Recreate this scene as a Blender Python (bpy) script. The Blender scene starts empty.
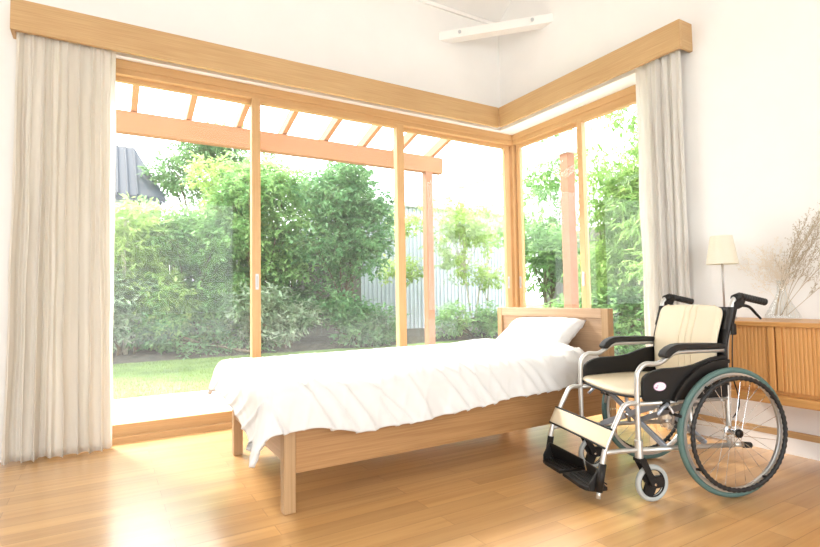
import bpy, bmesh, math, random
from math import sin, cos, pi, radians, sqrt, atan2
from mathutils import Vector, Matrix, noise

scene = bpy.context.scene
COL = scene.collection

# ------------------------------------------------------------------ helpers
def lerp(a, b, t): return a + (b - a) * t
def sstep(a, b, x):
    t = max(0.0, min(1.0, (x - a) / (b - a))); return t * t * (3 - 2 * t)

def tag(o, label=None, cat=None, group=None, kind=None):
    if label: o['label'] = label
    if cat: o['category'] = cat
    if group: o['group'] = group
    if kind: o['kind'] = kind
    return o

def empty(name, loc=(0, 0, 0), rz=0.0):
    o = bpy.data.objects.new(name, None); COL.objects.link(o)
    o.empty_display_size = .1
    o.location = loc; o.rotation_euler = (0, 0, rz)
    return o

def smooth_path(pts, n=6):
    P = [Vector(p) for p in pts]
    if len(P) < 3: return P
    out = []
    for i in range(len(P) - 1):
        p0 = P[max(i - 1, 0)]; p1 = P[i]; p2 = P[i + 1]; p3 = P[min(i + 2, len(P) - 1)]
        for k in range(n):
            t = k / n
            out.append(.5 * ((2 * p1) + (-p0 + p2) * t + (2 * p0 - 5 * p1 + 4 * p2 - p3) * t * t + (-p0 + 3 * p1 - 3 * p2 + p3) * t ** 3))
    out.append(P[-1]); return out

class MB:
    def __init__(s): s.v = []; s.f = []
    def add(s, vs, fs):
        n = len(s.v); s.v += [tuple(v) for v in vs]; s.f += [tuple(i + n for i in f) for f in fs]; return s
    def box(s, x0, x1, y0, y1, z0, z1, M=None):
        vs = [Vector(p) for p in ((x0,y0,z0),(x1,y0,z0),(x1,y1,z0),(x0,y1,z0),(x0,y0,z1),(x1,y0,z1),(x1,y1,z1),(x0,y1,z1))]
        if M: vs = [M @ v for v in vs]
        return s.add(vs, [(0,3,2,1),(4,5,6,7),(0,1,5,4),(1,2,6,5),(2,3,7,6),(3,0,4,7)])
    def bar(s, a, b, w, h, up=(0,0,1)):
        a = Vector(a); b = Vector(b); d = (b - a); L = d.length; d.normalize()
        r = d.cross(Vector(up))
        if r.length < 1e-5: r = d.cross(Vector((1, 0, 0)))
        r.normalize(); u = r.cross(d)
        M = Matrix((( r.x, d.x, u.x, a.x), (r.y, d.y, u.y, a.y), (r.z, d.z, u.z, a.z), (0,0,0,1)))
        return s.box(-w/2, w/2, 0, L, -h/2, h/2, M)
    def tube(s, pts, r, seg=10, closed=False, cap=True, sm=0):
        P = smooth_path(pts, sm) if sm else [Vector(p) for p in pts]
        n = len(P); rr = r if callable(r) else (lambda t: r)
        base = len(s.v); prev = None
        for i, p in enumerate(P):
            if closed: t = P[(i + 1) % n] - P[i - 1]
            else: t = P[min(i + 1, n - 1)] - P[max(i - 1, 0)]
            t.normalize()
            if prev is None:
                a = Vector((0, 0, 1)) if abs(t.z) < .9 else Vector((1, 0, 0))
                nrm = t.cross(a).normalized()
            else:
                nrm = prev - t * prev.dot(t)
                if nrm.length < 1e-6: nrm = t.orthogonal()
                nrm.normalize()
            prev = nrm; b = t.cross(nrm); R = rr(i / max(1, n - 1))
            for k in range(seg):
                a = 2 * pi * k / seg
                s.v.append(tuple(p + (nrm * cos(a) + b * sin(a)) * R))
        for i in range(n if closed else n - 1):
            j = (i + 1) % n
            for k in range(seg):
                l = (k + 1) % seg
                s.f.append((base + i*seg + k, base + i*seg + l, base + j*seg + l, base + j*seg + k))
        if cap and not closed:
            s.f.append(tuple(base + k for k in reversed(range(seg))))
            s.f.append(tuple(base + (n-1)*seg + k for k in range(seg)))
        return s
    def lathe(s, prof, c=(0,0,0), axis='z', seg=32, closed=False):
        base = len(s.v); n = len(prof)
        for (r, h) in prof:
            for k in range(seg):
                a = 2*pi*k/seg
                if axis == 'z': p = (c[0]+r*cos(a), c[1]+r*sin(a), c[2]+h)
                else: p = (c[0]+r*sin(a), c[1]+h, c[2]+r*cos(a))
                s.v.append(p)
        for i in range(n if closed else n-1):
            j = (i+1) % n
            for k in range(seg):
                l = (k+1) % seg
                s.f.append((base+i*seg+k, base+i*seg+l, base+j*seg+l, base+j*seg+k))
        return s
    def prism(s, poly, y0, y1, plane='xz'):
        n = len(poly)
        if plane == 'xz': A = [(x, y0, z) for x, z in poly]; B = [(x, y1, z) for x, z in poly]
        elif plane == 'xy': A = [(x, z, y0) for x, z in poly]; B = [(x, z, y1) for x, z in poly]
        else: A = [(y0, x, z) for x, z in poly]; B = [(y1, x, z) for x, z in poly]
        return s.add(A + B, [tuple(range(n)), tuple(reversed(range(n, 2*n)))] + [(i, i+n, (i+1) % n + n, (i+1) % n) for i in range(n)])
    def grid(s, fn, nu, nv, closeu=False):
        base = len(s.v)
        for i in range(nu + 1):
            for j in range(nv + 1):
                s.v.append(tuple(fn(i / nu, j / nv)))
        for i in range(nu):
            for j in range(nv):
                a = base + i*(nv+1) + j
                s.f.append((a, a+1, a+nv+2, a+nv+1))
        return s
    def build(s, name, mat, parent=None, bevel=0, smooth=False, solid=0, sub=0, seg=2, recalc=True):
        me = bpy.data.meshes.new(name); me.from_pydata(s.v, [], s.f); me.update()
        if recalc:
            bm = bmesh.new(); bm.from_mesh(me); bmesh.ops.recalc_face_normals(bm, faces=bm.faces); bm.to_mesh(me); bm.free()
        me.materials.append(mat)
        if smooth: me.shade_smooth()
        o = bpy.data.objects.new(name, me); COL.objects.link(o)
        if parent: o.parent = parent
        if solid:
            m = o.modifiers.new('solid', 'SOLIDIFY'); m.thickness = solid; m.offset = -1 if solid > 0 else 1
            m.thickness = abs(solid)
        if sub:
            m = o.modifiers.new('sub', 'SUBSURF'); m.levels = sub; m.render_levels = sub
        if bevel:
            m = o.modifiers.new('bevel', 'BEVEL'); m.width = bevel; m.segments = seg; m.limit_method = 'ANGLE'; m.angle_limit = radians(40)
            if smooth: 
                w = o.modifiers.new('wn', 'WEIGHTED_NORMAL'); w.keep_sharp = True
        return o

# ------------------------------------------------------------------ materials
def new_mat(name):
    m = bpy.data.materials.new(name); m.use_nodes = True
    nt = m.node_tree; b = nt.nodes['Principled BSDF']; return m, nt, b

def simple(name, col, rough=.5, metal=0, spec=.5, bump=0, bscale=200, var=0, vscale=5, coat=0, sheen=0):
    m, nt, b = new_mat(name); N = nt.nodes; L = nt.links
    b.inputs['Base Color'].default_value = (*col, 1); b.inputs['Roughness'].default_value = rough
    b.inputs['Metallic'].default_value = metal; b.inputs['Specular IOR Level'].default_value = spec
    b.inputs['Coat Weight'].default_value = coat; b.inputs['Sheen Weight'].default_value = sheen
    tc = N.new('ShaderNodeTexCoord')
    n = N.new('ShaderNodeTexNoise'); n.inputs['Scale'].default_value = vscale; L.new(tc.outputs['Object'], n.inputs['Vector'])
    r = N.new('ShaderNodeValToRGB'); v = max(var, .01)
    r.color_ramp.elements[0].position = .3; r.color_ramp.elements[1].position = .7
    r.color_ramp.elements[0].color = (*[c*(1-v) for c in col], 1); r.color_ramp.elements[1].color = (*[min(1, c*(1+v)) for c in col], 1)
    L.new(n.outputs['Fac'], r.inputs['Fac']); L.new(r.outputs['Color'], b.inputs['Base Color'])
    if bump:
        n2 = N.new('ShaderNodeTexNoise'); n2.inputs['Scale'].default_value = bscale; L.new(tc.outputs['Object'], n2.inputs['Vector'])
        bp = N.new('ShaderNodeBump'); bp.inputs['Strength'].default_value = bump; bp.inputs['Distance'].default_value = .002
        L.new(n2.outputs['Fac'], bp.inputs['Height']); L.new(bp.outputs['Normal'], b.inputs['Normal'])
    return m

def wood(name, light, dark, axis=0, rough=.45, scale=1.0, ringy=.5, coat=0.0, knots=False):
    """grain stretched along one axis of the object coordinates"""
    m, nt, b = new_mat(name); N = nt.nodes; L = nt.links
    tc = N.new('ShaderNodeTexCoord'); mp = N.new('ShaderNodeMapping'); L.new(tc.outputs['Object'], mp.inputs['Vector'])
    sc = [14.0*scale]*3; sc[axis] = .9*scale; mp.inputs['Scale'].default_value = sc
    n1 = N.new('ShaderNodeTexNoise'); n1.inputs['Scale'].default_value = 1.0; n1.inputs['Detail'].default_value = 3; n1.inputs['Distortion'].default_value = .6
    L.new(mp.outputs['Vector'], n1.inputs['Vector'])
    ml = N.new('ShaderNodeMath'); ml.operation = 'MULTIPLY'; ml.inputs[1].default_value = 9.0; L.new(n1.outputs['Fac'], ml.inputs[0])
    sn = N.new('ShaderNodeMath'); sn.operation = 'SINE'; L.new(ml.outputs[0], sn.inputs[0])
    mp2 = N.new('ShaderNodeMapping'); L.new(tc.outputs['Object'], mp2.inputs['Vector'])
    sc2 = [160.0*scale]*3; sc2[axis] = 3.0*scale; mp2.inputs['Scale'].default_value = sc2
    n2 = N.new('ShaderNodeTexNoise'); n2.inputs['Scale'].default_value = 1.0; n2.inputs['Detail'].default_value = 2; L.new(mp2.outputs['Vector'], n2.inputs['Vector'])
    a = N.new('ShaderNodeMath'); a.operation = 'MULTIPLY_ADD'; a.inputs[1].default_value = .22*ringy; L.new(sn.outputs[0], a.inputs[0]); L.new(n2.outputs['Fac'], a.inputs[2])
    n3 = N.new('ShaderNodeTexNoise'); n3.inputs['Scale'].default_value = 2.2; L.new(tc.outputs['Object'], n3.inputs['Vector'])
    a2 = N.new('ShaderNodeMath'); a2.operation = 'MULTIPLY_ADD'; a2.inputs[1].default_value = .5; L.new(n3.outputs['Fac'], a2.inputs[0])
    L.new(a.outputs[0], a2.inputs[2])
    r = N.new('ShaderNodeValToRGB'); r.color_ramp.elements[0].position = .3; r.color_ramp.elements[1].position = 1.05
    r.color_ramp.elements[0].color = (*light, 1); r.color_ramp.elements[1].color = (*dark, 1)
    L.new(a2.outputs[0], r.inputs['Fac']); L.new(r.outputs['Color'], b.inputs['Base Color'])
    b.inputs['Roughness'].default_value = rough; b.inputs['Coat Weight'].default_value = coat; b.inputs['Coat Roughness'].default_value = .25
    bp = N.new('ShaderNodeBump'); bp.inputs['Strength'].default_value = .12; bp.inputs['Distance'].default_value = .001
    L.new(n2.outputs['Fac'], bp.inputs['Height']); L.new(bp.outputs['Normal'], b.inputs['Normal'])
    return m

def floor_mat():
    m, nt, b = new_mat('oak_floor'); N = nt.nodes; L = nt.links
    tc = N.new('ShaderNodeTexCoord')
    br = N.new('ShaderNodeTexBrick'); br.offset = .37; br.offset_frequency = 2; br.squash = 1
    br.inputs['Scale'].default_value = 1; br.inputs['Brick Width'].default_value = .92; br.inputs['Row Height'].default_value = .092
    br.inputs['Mortar Size'].default_value = .0009; br.inputs['Mortar Smooth'].default_value = .3; br.inputs['Bias'].default_value = 0
    br.inputs['Color1'].default_value = (0, 0, 0, 1); br.inputs['Color2'].default_value = (1, 1, 1, 1); br.inputs['Mortar'].default_value = (.5, .5, .5, 1)
    L.new(tc.outputs['Object'], br.inputs['Vector'])
    # grain, shifted per plank
    ad = N.new('ShaderNodeVectorMath'); ad.operation = 'MULTIPLY_ADD'; L.new(br.outputs['Color'], ad.inputs[0]); ad.inputs[1].default_value = (7, 3, 5); L.new(tc.outputs['Object'], ad.inputs[2])
    mp = N.new('ShaderNodeMapping'); mp.inputs['Scale'].default_value = (1.3, 26, 1); L.new(ad.outputs[0], mp.inputs['Vector'])
    n = N.new('ShaderNodeTexNoise'); n.inputs['Scale'].default_value = 1; n.inputs['Detail'].default_value = 5; n.inputs['Distortion'].default_value = .5; L.new(mp.outputs[0], n.inputs['Vector'])
    r = N.new('ShaderNodeValToRGB'); r.color_ramp.elements[0].position = .25; r.color_ramp.elements[1].position = .8
    r.color_ramp.elements[0].color = (.68, .40, .16, 1); r.color_ramp.elements[1].color = (.50, .265, .088, 1)
    L.new(n.outputs['Fac'], r.inputs['Fac'])
    hs = N.new('ShaderNodeHueSaturation'); L.new(r.outputs['Color'], hs.inputs['Color'])
    mr = N.new('ShaderNodeMapRange'); mr.inputs['To Min'].default_value = .88; mr.inputs['To Max'].default_value = 1.1; L.new(br.outputs['Color'], mr.inputs['Value']); L.new(mr.outputs[0], hs.inputs['Value'])
    mx = N.new('ShaderNodeMix'); mx.data_type = 'RGBA'; L.new(br.outputs['Fac'], mx.inputs['Factor']); L.new(hs.outputs['Color'], mx.inputs[6]); mx.inputs[7].default_value = (.30, .15, .05, 1)
    L.new(mx.outputs[2], b.inputs['Base Color'])
    b.inputs['Roughness'].default_value = .38; b.inputs['Coat Weight'].default_value = 1.0; b.inputs['Coat Roughness'].default_value = .20; b.inputs['Coat IOR'].default_value = 1.6
    bp = N.new('ShaderNodeBump'); bp.inputs['Strength'].default_value = .15; bp.inputs['Distance'].default_value = .002; bp.invert = True
    L.new(br.outputs['Fac'], bp.inputs['Height']); L.new(bp.outputs['Normal'], b.inputs['Normal'])
    return m

def glass_mat(name='window_glass', tint=(1, 1, 1), refl=1.0, flare_veil=0):
    m = bpy.data.materials.new(name); m.use_nodes = True; nt = m.node_tree; N = nt.nodes; L = nt.links
    N.clear(); out = N.new('ShaderNodeOutputMaterial')
    t = N.new('ShaderNodeBsdfTransparent'); t.inputs['Color'].default_value = (*tint, 1)
    g = N.new('ShaderNodeBsdfGlossy'); g.inputs['Roughness'].default_value = .015
    fr = N.new('ShaderNodeLayerWeight'); fr.inputs['Blend'].default_value = .5
    pw = N.new('ShaderNodeMath'); pw.operation = 'POWER'; pw.inputs[1].default_value = 5; L.new(fr.outputs['Facing'], pw.inputs[0])
    mu = N.new('ShaderNodeMath'); mu.operation = 'MULTIPLY_ADD'; mu.inputs[1].default_value = .96 * refl; mu.inputs[2].default_value = .04 * refl; L.new(pw.outputs[0], mu.inputs[0])
    mx = N.new('ShaderNodeMixShader'); L.new(mu.outputs[0], mx.inputs[0]); L.new(t.outputs[0], mx.inputs[1]); L.new(g.outputs[0], mx.inputs[2])
    last = mx
    if flare_veil:    # flare haze put into the glass as a translucent veil, stronger low down
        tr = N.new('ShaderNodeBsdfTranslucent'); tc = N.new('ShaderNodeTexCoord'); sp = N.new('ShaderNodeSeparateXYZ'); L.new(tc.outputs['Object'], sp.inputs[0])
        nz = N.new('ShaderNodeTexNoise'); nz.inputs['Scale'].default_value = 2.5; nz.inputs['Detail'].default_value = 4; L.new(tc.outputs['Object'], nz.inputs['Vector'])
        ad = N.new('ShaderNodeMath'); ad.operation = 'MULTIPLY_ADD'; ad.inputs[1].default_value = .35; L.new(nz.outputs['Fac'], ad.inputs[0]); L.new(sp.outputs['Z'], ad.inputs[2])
        mr = N.new('ShaderNodeMapRange'); mr.inputs['From Min'].default_value = .78; mr.inputs['From Max'].default_value = .95; mr.inputs['To Min'].default_value = flare_veil * 2.4; mr.inputs['To Max'].default_value = flare_veil
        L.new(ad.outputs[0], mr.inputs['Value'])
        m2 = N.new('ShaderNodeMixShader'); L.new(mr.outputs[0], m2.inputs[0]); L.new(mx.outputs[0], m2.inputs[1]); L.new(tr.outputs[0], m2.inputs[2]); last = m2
    L.new(last.outputs[0], out.inputs['Surface']); return m

def leaf_mat(name, c1, c2, trans=.45, rough=.5):
    m = bpy.data.materials.new(name); m.use_nodes = True; nt = m.node_tree; N = nt.nodes; L = nt.links
    b = N['Principled BSDF']; out = N['Material Output']
    tc = N.new('ShaderNodeTexCoord'); n = N.new('ShaderNodeTexNoise'); n.inputs['Scale'].default_value = 3.5; n.inputs['Detail'].default_value = 4
    L.new(tc.outputs['Object'], n.inputs['Vector'])
    r = N.new('ShaderNodeValToRGB'); r.color_ramp.elements[0].position = .35; r.color_ramp.elements[1].position = .65
    r.color_ramp.elements[0].color = (*c1, 1); r.color_ramp.elements[1].color = (*c2, 1); L.new(n.outputs['Fac'], r.inputs['Fac'])
    L.new(r.outputs['Color'], b.inputs['Base Color']); b.inputs['Roughness'].default_value = rough
    t = N.new('ShaderNodeBsdfTranslucent'); L.new(r.outputs['Color'], t.inputs['Color'])
    mx = N.new('ShaderNodeMixShader'); mx.inputs[0].default_value = trans
    L.new(b.outputs[0], mx.inputs[1]); L.new(t.outputs[0], mx.inputs[2]); L.new(mx.outputs[0], out.inputs['Surface']); return m

def cloth_mat(name, col, trans=.2, rough=.85, weave=900, bump=.15):
    m = bpy.data.materials.new(name); m.use_nodes = True; nt = m.node_tree; N = nt.nodes; L = nt.links
    b = N['Principled BSDF']; out = N['Material Output']
    b.inputs['Base Color'].default_value = (*col, 1); b.inputs['Roughness'].default_value = rough; b.inputs['Sheen Weight'].default_value = .15
    b.inputs['Specular IOR Level'].default_value = .2
    tc = N.new('ShaderNodeTexCoord')
    n = N.new('ShaderNodeTexNoise'); n.inputs['Scale'].default_value = weave; L.new(tc.outputs['Object'], n.inputs['Vector'])
    bp = N.new('ShaderNodeBump'); bp.inputs['Strength'].default_value = bump; bp.inputs['Distance'].default_value = .001
    L.new(n.outputs['Fac'], bp.inputs['Height']); L.new(bp.outputs['Normal'], b.inputs['Normal'])
    if trans:
        t = N.new('ShaderNodeBsdfTranslucent'); t.inputs['Color'].default_value = (*col, 1)
        mx = N.new('ShaderNodeMixShader'); mx.inputs[0].default_value = trans
        L.new(b.outputs[0], mx.inputs[1]); L.new(t.outputs[0], mx.inputs[2]); L.new(mx.outputs[0], out.inputs['Surface'])
    return m

M = {}
M['floor'] = floor_mat()
M['wall'] = simple('white_plaster', (.82, .815, .80), .9, bump=.25, bscale=90, var=.01)
M['ceil'] = simple('white_ceiling', (.80, .795, .78), .9, bump=.1, bscale=90)
M['pelmet'] = wood('pelmet_pine', (.60, .40, .20), (.44, .26, .11), 0, .5, 1.2)
M['pelmet_y'] = wood('pelmet_pine_y', (.60, .40, .20), (.44, .26, .11), 1, .5, 1.2)
M['frame_x'] = wood('window_cypress_x', (.62, .39, .19), (.50, .29, .12), 0, .5, 1.5, .25)
M['frame_y'] = wood('window_cypress_y', (.62, .39, .19), (.50, .29, .12), 1, .5, 1.5, .25)
M['frame_z'] = wood('window_cypress_z', (.64, .41, .21), (.52, .31, .13), 2, .5, 1.5, .25)
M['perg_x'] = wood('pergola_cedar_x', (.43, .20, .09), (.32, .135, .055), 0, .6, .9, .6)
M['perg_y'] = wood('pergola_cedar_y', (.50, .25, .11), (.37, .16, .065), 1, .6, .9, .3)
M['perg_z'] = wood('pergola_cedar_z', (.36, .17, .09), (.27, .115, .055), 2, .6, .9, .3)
M['bed_x'] = wood('bed_oak_x', (.46, .255, .105), (.29, .14, .048), 0, .5, 1.0, .9)
M['bed_y'] = wood('bed_oak_y', (.54, .36, .225), (.38, .24, .14), 1, .5, 1.0, .8)
M['bed_z'] = wood('bed_oak_z', (.50, .32, .17), (.36, .22, .10), 2, .5, 1.2, .5)
M['side_z'] = wood('sideboard_cherry_z', (.74, .39, .14), (.58, .27, .08), 2, .4, 1.0, .35, coat=.15)
M['side_y'] = wood('sideboard_cherry_y', (.70, .38, .14), (.50, .23, .06), 1, .4, 1.0, .5, coat=.15)
M['glass'] = glass_mat(refl=.4, flare_veil=.009)
M['white_cloth'] = cloth_mat('white_cotton', (.74, .73, .715), .05, bump=.1)
M['curtain'] = cloth_mat('linen_curtain', (.84, .80, .73), .33)
M['curtain_light'] = cloth_mat('pale_linen_curtain', (.87, .85, .81), .4)
M['sheer'] = cloth_mat('sheer_lining', (.90, .885, .85), .45)
M['white_paint'] = simple('white_paint', (.86, .85, .83), .5)
M['shade'] = cloth_mat('lamp_shade_cloth', (.90, .86, .74), .3)
M['alu'] = simple('aluminium_tube', (.58, .575, .55), .33, metal=.75)
M['chrome'] = simple('chrome', (.72, .74, .76), .18, metal=1)
M['steel_blue'] = simple('blue_grey_bar', (.42, .47, .55), .35, metal=.6)
M['black_plastic'] = simple('black_plastic', (.011, .0095, .0085), .5, spec=.3, bump=.1, bscale=400)
M['black_vinyl'] = simple('black_vinyl', (.012, .0105, .0095), .48, spec=.35)
M['black_rubber'] = simple('black_rubber', (.014, .014, .014), .6)
M['teal_tire'] = simple('teal_tire', (.085, .155, .14), .6)
M['grey_tire'] = simple('grey_tire', (.40, .42, .41), .55)
M['cream'] = simple('cream_vinyl', (.80, .70, .52), .5, bump=.1, bscale=300, var=.02)
M['cream_dark'] = simple('cream_seam', (.55, .46, .33), .6)
M['logo_white'] = simple('badge_white', (.85, .78, .84), .35)
M['logo_pink'] = simple('badge_pink', (.52, .30, .46), .4)
M['logo_grey'] = simple('badge_grey', (.45, .38, .42), .4)
M['deck'] = simple('pale_deck', (.80, .79, .76), .7, var=.04, vscale=12)
M['lawn'] = simple('lawn_green', (.15, .235, .055), .9, bump=.6, bscale=60, var=.35, vscale=1.5)
M['grass'] = leaf_mat('grass_blades', (.19, .29, .07), (.30, .40, .12), .4)
M['soil'] = simple('soil_brown', (.07, .06, .04), .95, var=.4, vscale=8, bump=.5, bscale=30)
M['fence'] = wood('weathered_fence', (.20, .19, .165), (.13, .12, .10), 2, .8, .8, .4)
M['pale_siding'] = simple('pale_siding', (.50, .54, .58), .6, var=.03, vscale=2)
M['metal_roof'] = simple('slate_blue_metal', (.035, .042, .055), .5, var=.12, vscale=6)
M['bark'] = simple('bark', (.16, .12, .08), .9, var=.4, vscale=20, bump=.5, bscale=60)
M['pale_bark'] = simple('pale_bark', (.55, .50, .42), .8, var=.25, vscale=20)
M['bamboo_stem'] = simple('bamboo_stem', (.16, .20, .08), .7, var=.3, vscale=15)
M['stone'] = simple('grey_stone', (.36, .37, .36), .8, var=.3, vscale=10)
M['dry_brown'] = simple('dried_brown', (.42, .33, .21), .9)
M['dry_brown_tip'] = simple('dried_brown_tip', (.46, .40, .31), .9)
M['dry_white'] = simple('dried_white', (.74, .66, .55), .9)
M['vase'] = glass_mat('vase_glass', (.97, .98, .98), .6)
M['metal_grey'] = simple('brushed_pole', (.45, .42, .40), .4, metal=.7)
M['bolt'] = simple('grey_bolt', (.55, .57, .6), .35, metal=.8)

# ------------------------------------------------------------------ camera (solved from the photograph's lines)
cam_d = bpy.data.cameras.new('camera'); cam = bpy.data.objects.new('camera', cam_d); COL.objects.link(cam)
Fw = Vector((0.51045918, 0.85860863, 0.04714496)); Rt = Vector((0.85984095, -0.51030847, -0.01608759)); Up = Rt.cross(Fw)
cam.matrix_world = Matrix(((Rt.x, Up.x, -Fw.x, -3.32629), (Rt.y, Up.y, -Fw.y, -3.65036), (Rt.z, Up.z, -Fw.z, .86), (0, 0, 0, 1)))
cam_d.sensor_width = 36; cam_d.lens = 513.463 / 820 * 36; cam_d.clip_start = .05
scene.camera = cam

# ------------------------------------------------------------------ room shell
WA, WB = -.06, -.187          # faces of the garden wall (y) and the sideboard wall (x)
XL, YF = -6.6, -6.4           # far sides of the room behind the camera
HD = 2.39                     # window head height
def ceil_z(y): return 3.40 + .72 * (-.06 - y) if y > -3.2 else 3.40 + .72 * 3.14 - .72 * (-3.2 - y)
structure = lambda o, label=None: tag(o, label, None, None, 'structure')

b = MB().box(XL - .2, .0, YF - .2, .0, -.12, 0); structure(b.build('floor', M['floor']), 'honey oak plank floor')
# garden wall: above the windows and beyond the left curtain
b = MB().box(-3.62, .15, WA, .14, HD, 3.6).box(XL - .2, -3.62, WA, .14, 0, 3.6)
structure(b.build('wall_back', M['wall']), 'white plaster wall over the garden windows')
# sideboard wall: above the side window and right of it
b = MB()
prof = [(-.06 - .0, HD), (-.06, ceil_z(-.06) + .1), (-3.2, ceil_z(-3.2) + .1), (YF, ceil_z(YF) + .1), (YF, 0), (-1.60, 0), (-1.60, HD)]
b.prism(prof, WB, .14, 'yz'); structure(b.build('wall_right', M['wall']), 'white wall behind the sideboard')
b = MB(); b.prism([(.14, 2.9), (.14, 3.5), (-3.2, 5.8), (YF, 3.5), (YF, 2.9)], XL - .2, XL, 'yz').box(XL - .2, XL, -2.6, .14, 0, 2.9).box(XL - .2, XL, YF, -4.6, 0, 2.9).box(XL - .2, XL, -4.6, -2.6, 0, .9); structure(b.build('wall_left', M['wall']))
b = MB().box(XL, WB, YF - .15, YF, 0, .10).box(XL, WB, YF - .15, YF, 2.7, 3.7).box(XL, -6.0, YF - .15, YF, .10, 2.7).box(-1.2, WB, YF - .15, YF, .10, 2.7)
structure(b.build('wall_front', M['wall']))
b = MB(); t = .08
for (ya, yb) in ((.14, -3.2), (-3.2, YF - .1)):
    za, zb = ceil_z(ya), ceil_z(yb)
    b.add([(XL - .2, ya, za), (.2, ya, za), (.2, yb, zb), (XL - .2, yb, zb), (XL - .2, ya, za + t), (.2, ya, za + t), (.2, yb, zb + t), (XL - .2, yb, zb + t)],
          [(0,3,2,1),(4,5,6,7),(0,1,5,4),(1,2,6,5),(2,3,7,6),(3,0,4,7)])
structure(b.build('ceiling', M['ceil'], recalc=False), 'white sloping ceiling')
b = MB().box(XL, WB, WA - .018, WA, 3.365, 3.395); structure(b.build('trim_1', M['white_paint']), 'thin white ceiling trim')
# window openings: head, sill, corner post, side jamb
b = MB().box(-3.62, .02, .0, .12, 2.30, HD).box(-3.62, .0, -.012, .0, 2.335, HD); structure(b.build('trim_2', M['frame_x'], bevel=.003), 'wooden head of the garden windows')
b = MB().box(.0, .12, -1.60, .0, 2.30, HD).box(-.012, .0, -1.60, -.012, 2.335, HD); structure(b.build('trim_3', M['frame_y'], bevel=.003), 'wooden head of the side window')
b = MB().box(-3.62, .0, .0, .13, -.02, .035); structure(b.build('trim_4', M['frame_x'], bevel=.003), 'wooden sill of the garden windows')
b = MB().box(.0, .13, -1.60, .0, -.02, .035); structure(b.build('trim_5', M['frame_y'], bevel=.003), 'wooden sill of the side window')
b = MB().box(.012, .12, .012, .12, .0, HD); structure(b.build('trim_6', M['frame_z'], bevel=.003), 'wooden corner post between the windows')
b = MB().box(-3.62, -3.585, .0, .12, .0, HD); structure(b.build('trim_7', M['frame_z'], bevel=.003))
b = MB().box(.0, .12, -1.60, -1.57, .0, HD); structure(b.build('trim_8', M['frame_z'], bevel=.003))
b = MB().box(WB - .012, WB, -6.3, -1.62, 0, .088); structure(b.build('baseboard_right', M['wall']), 'white baseboard on the sideboard wall')
b = MB().box(WB - .016, WB, -6.3, -1.62, .088, .122); structure(b.build('trim_9', M['pelmet_y'], bevel=.002), 'thin wooden rail capping the baseboard')

def sash(n, ax, a0, a1, off, label, handle=None, wl=.055, wr=.055):
    """sliding glazed sash: stile, rails, pane and a flush pull; ax 'x' runs along the garden wall, 'y' along the side wall"""
    root = empty('window_%d' % n, ((a0 + a1) / 2, off + .018, .035) if ax == 'x' else (off + .018, (a0 + a1) / 2, .035))
    structure(root, label)
    c = (a0 + a1) / 2; h = (a1 - a0) / 2
    def bx(mb, u0, u1, z0, z1, d0=-.018, d1=.018):
        if ax == 'x': mb.box(u0, u1, d0, d1, z0, z1)
        else: mb.box(d0, d1, u0, u1, z0, z1)
    z1 = 2.30 - .035
    for (u0, u1) in ((-h, -h + wl), (h - wr, h)):
        m = MB(); bx(m, u0, u1, 0, z1); m.build('stile', M['frame_z'], root, bevel=.002)
    m = MB(); bx(m, -h + wl, h - wr, 0, .068); m.build('rail', M['frame_x' if ax == 'x' else 'frame_y'], root)
    m = MB(); bx(m, -h + wl, h - wr, z1 - .028, z1); m.build('rail', M['frame_x' if ax == 'x' else 'frame_y'], root)
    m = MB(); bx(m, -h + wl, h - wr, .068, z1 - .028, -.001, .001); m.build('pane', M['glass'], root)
    if handle is not None:
        m = MB(); hu = handle - c; bx(m, hu - .011, hu + .011, .90, 1.01, -.0215, -.018); q = m.build('handle', M['bolt'], root, bevel=.001)
        m = MB(); bx(m, hu - .005, hu + .005, .915, .995, -.023, -.0215); m.build('recess', M['metal_grey'], q)
sash(1, 'x', -3.585, -2.381, .045, 'left garden window sash next to the curtain')
sash(2, 'x', -2.441, -1.194, .0, 'middle garden window sash', handle=-2.408, wl=.06, wr=.067)
sash(3, 'x', -1.25, -.0, .045, 'right garden window sash by the corner', handle=-.045, wr=.06)
sash(4, 'y', -.80, .0, .045, 'side window sash beside the corner', handle=-.02, wr=.05)
sash(5, 'y', -1.57, -.775, .0, 'side window sash next to the right curtain', handle=-.80, wr=.05)
m = MB().box(-1.232, -1.222, .0, .004, .9, 1.0)
# pull on the meeting stile of the right garden sash
# ------------------------------------------------------------------ pelmets
A, B = -.192, -.321; Z1, Z2 = 2.366, 2.541
r = empty('curtain_pelmet', (-2.0, A, Z1)); tag(r, 'long wooden curtain pelmet board above the garden windows', 'pelmet')
ox, oy, oz = -2.0, A, Z1
MB().box(-3.788 - ox, B - ox, 0, .028, 0, Z2 - Z1).build('front_board', M['pelmet'], r, bevel=.0015)
MB().box(-3.788 - ox, -3.768 - ox, .028, WA - A, 0, Z2 - Z1).build('end_board', M['pelmet_y'], r)
MB().box(-3.768 - ox, WB - ox - .001, .028, WA - A, Z2 - Z1 - .02, Z2 - Z1).build('top_board', M['pelmet'], r)
MB().box(-3.76 - ox, -.3 - ox, .055, .075, Z2 - Z1 - .04, Z2 - Z1 - .02).build('curtain_track', M['white_paint'], r)
r = empty('curtain_pelmet', (B, -1.0, Z1)); tag(r, 'shorter wooden curtain pelmet board above the side window', 'pelmet')
ox, oy = B, -1.0
MB().box(0, .028, -1.867 - oy, A - oy + .0, 0, Z2 - Z1).build('front_board', M['pelmet_y'], r, bevel=.0015)
MB().box(.028, WB - ox, -1.867 - oy, -1.847 - oy, 0, Z2 - Z1).build('end_board', M['pelmet'], r, bevel=.001)
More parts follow.
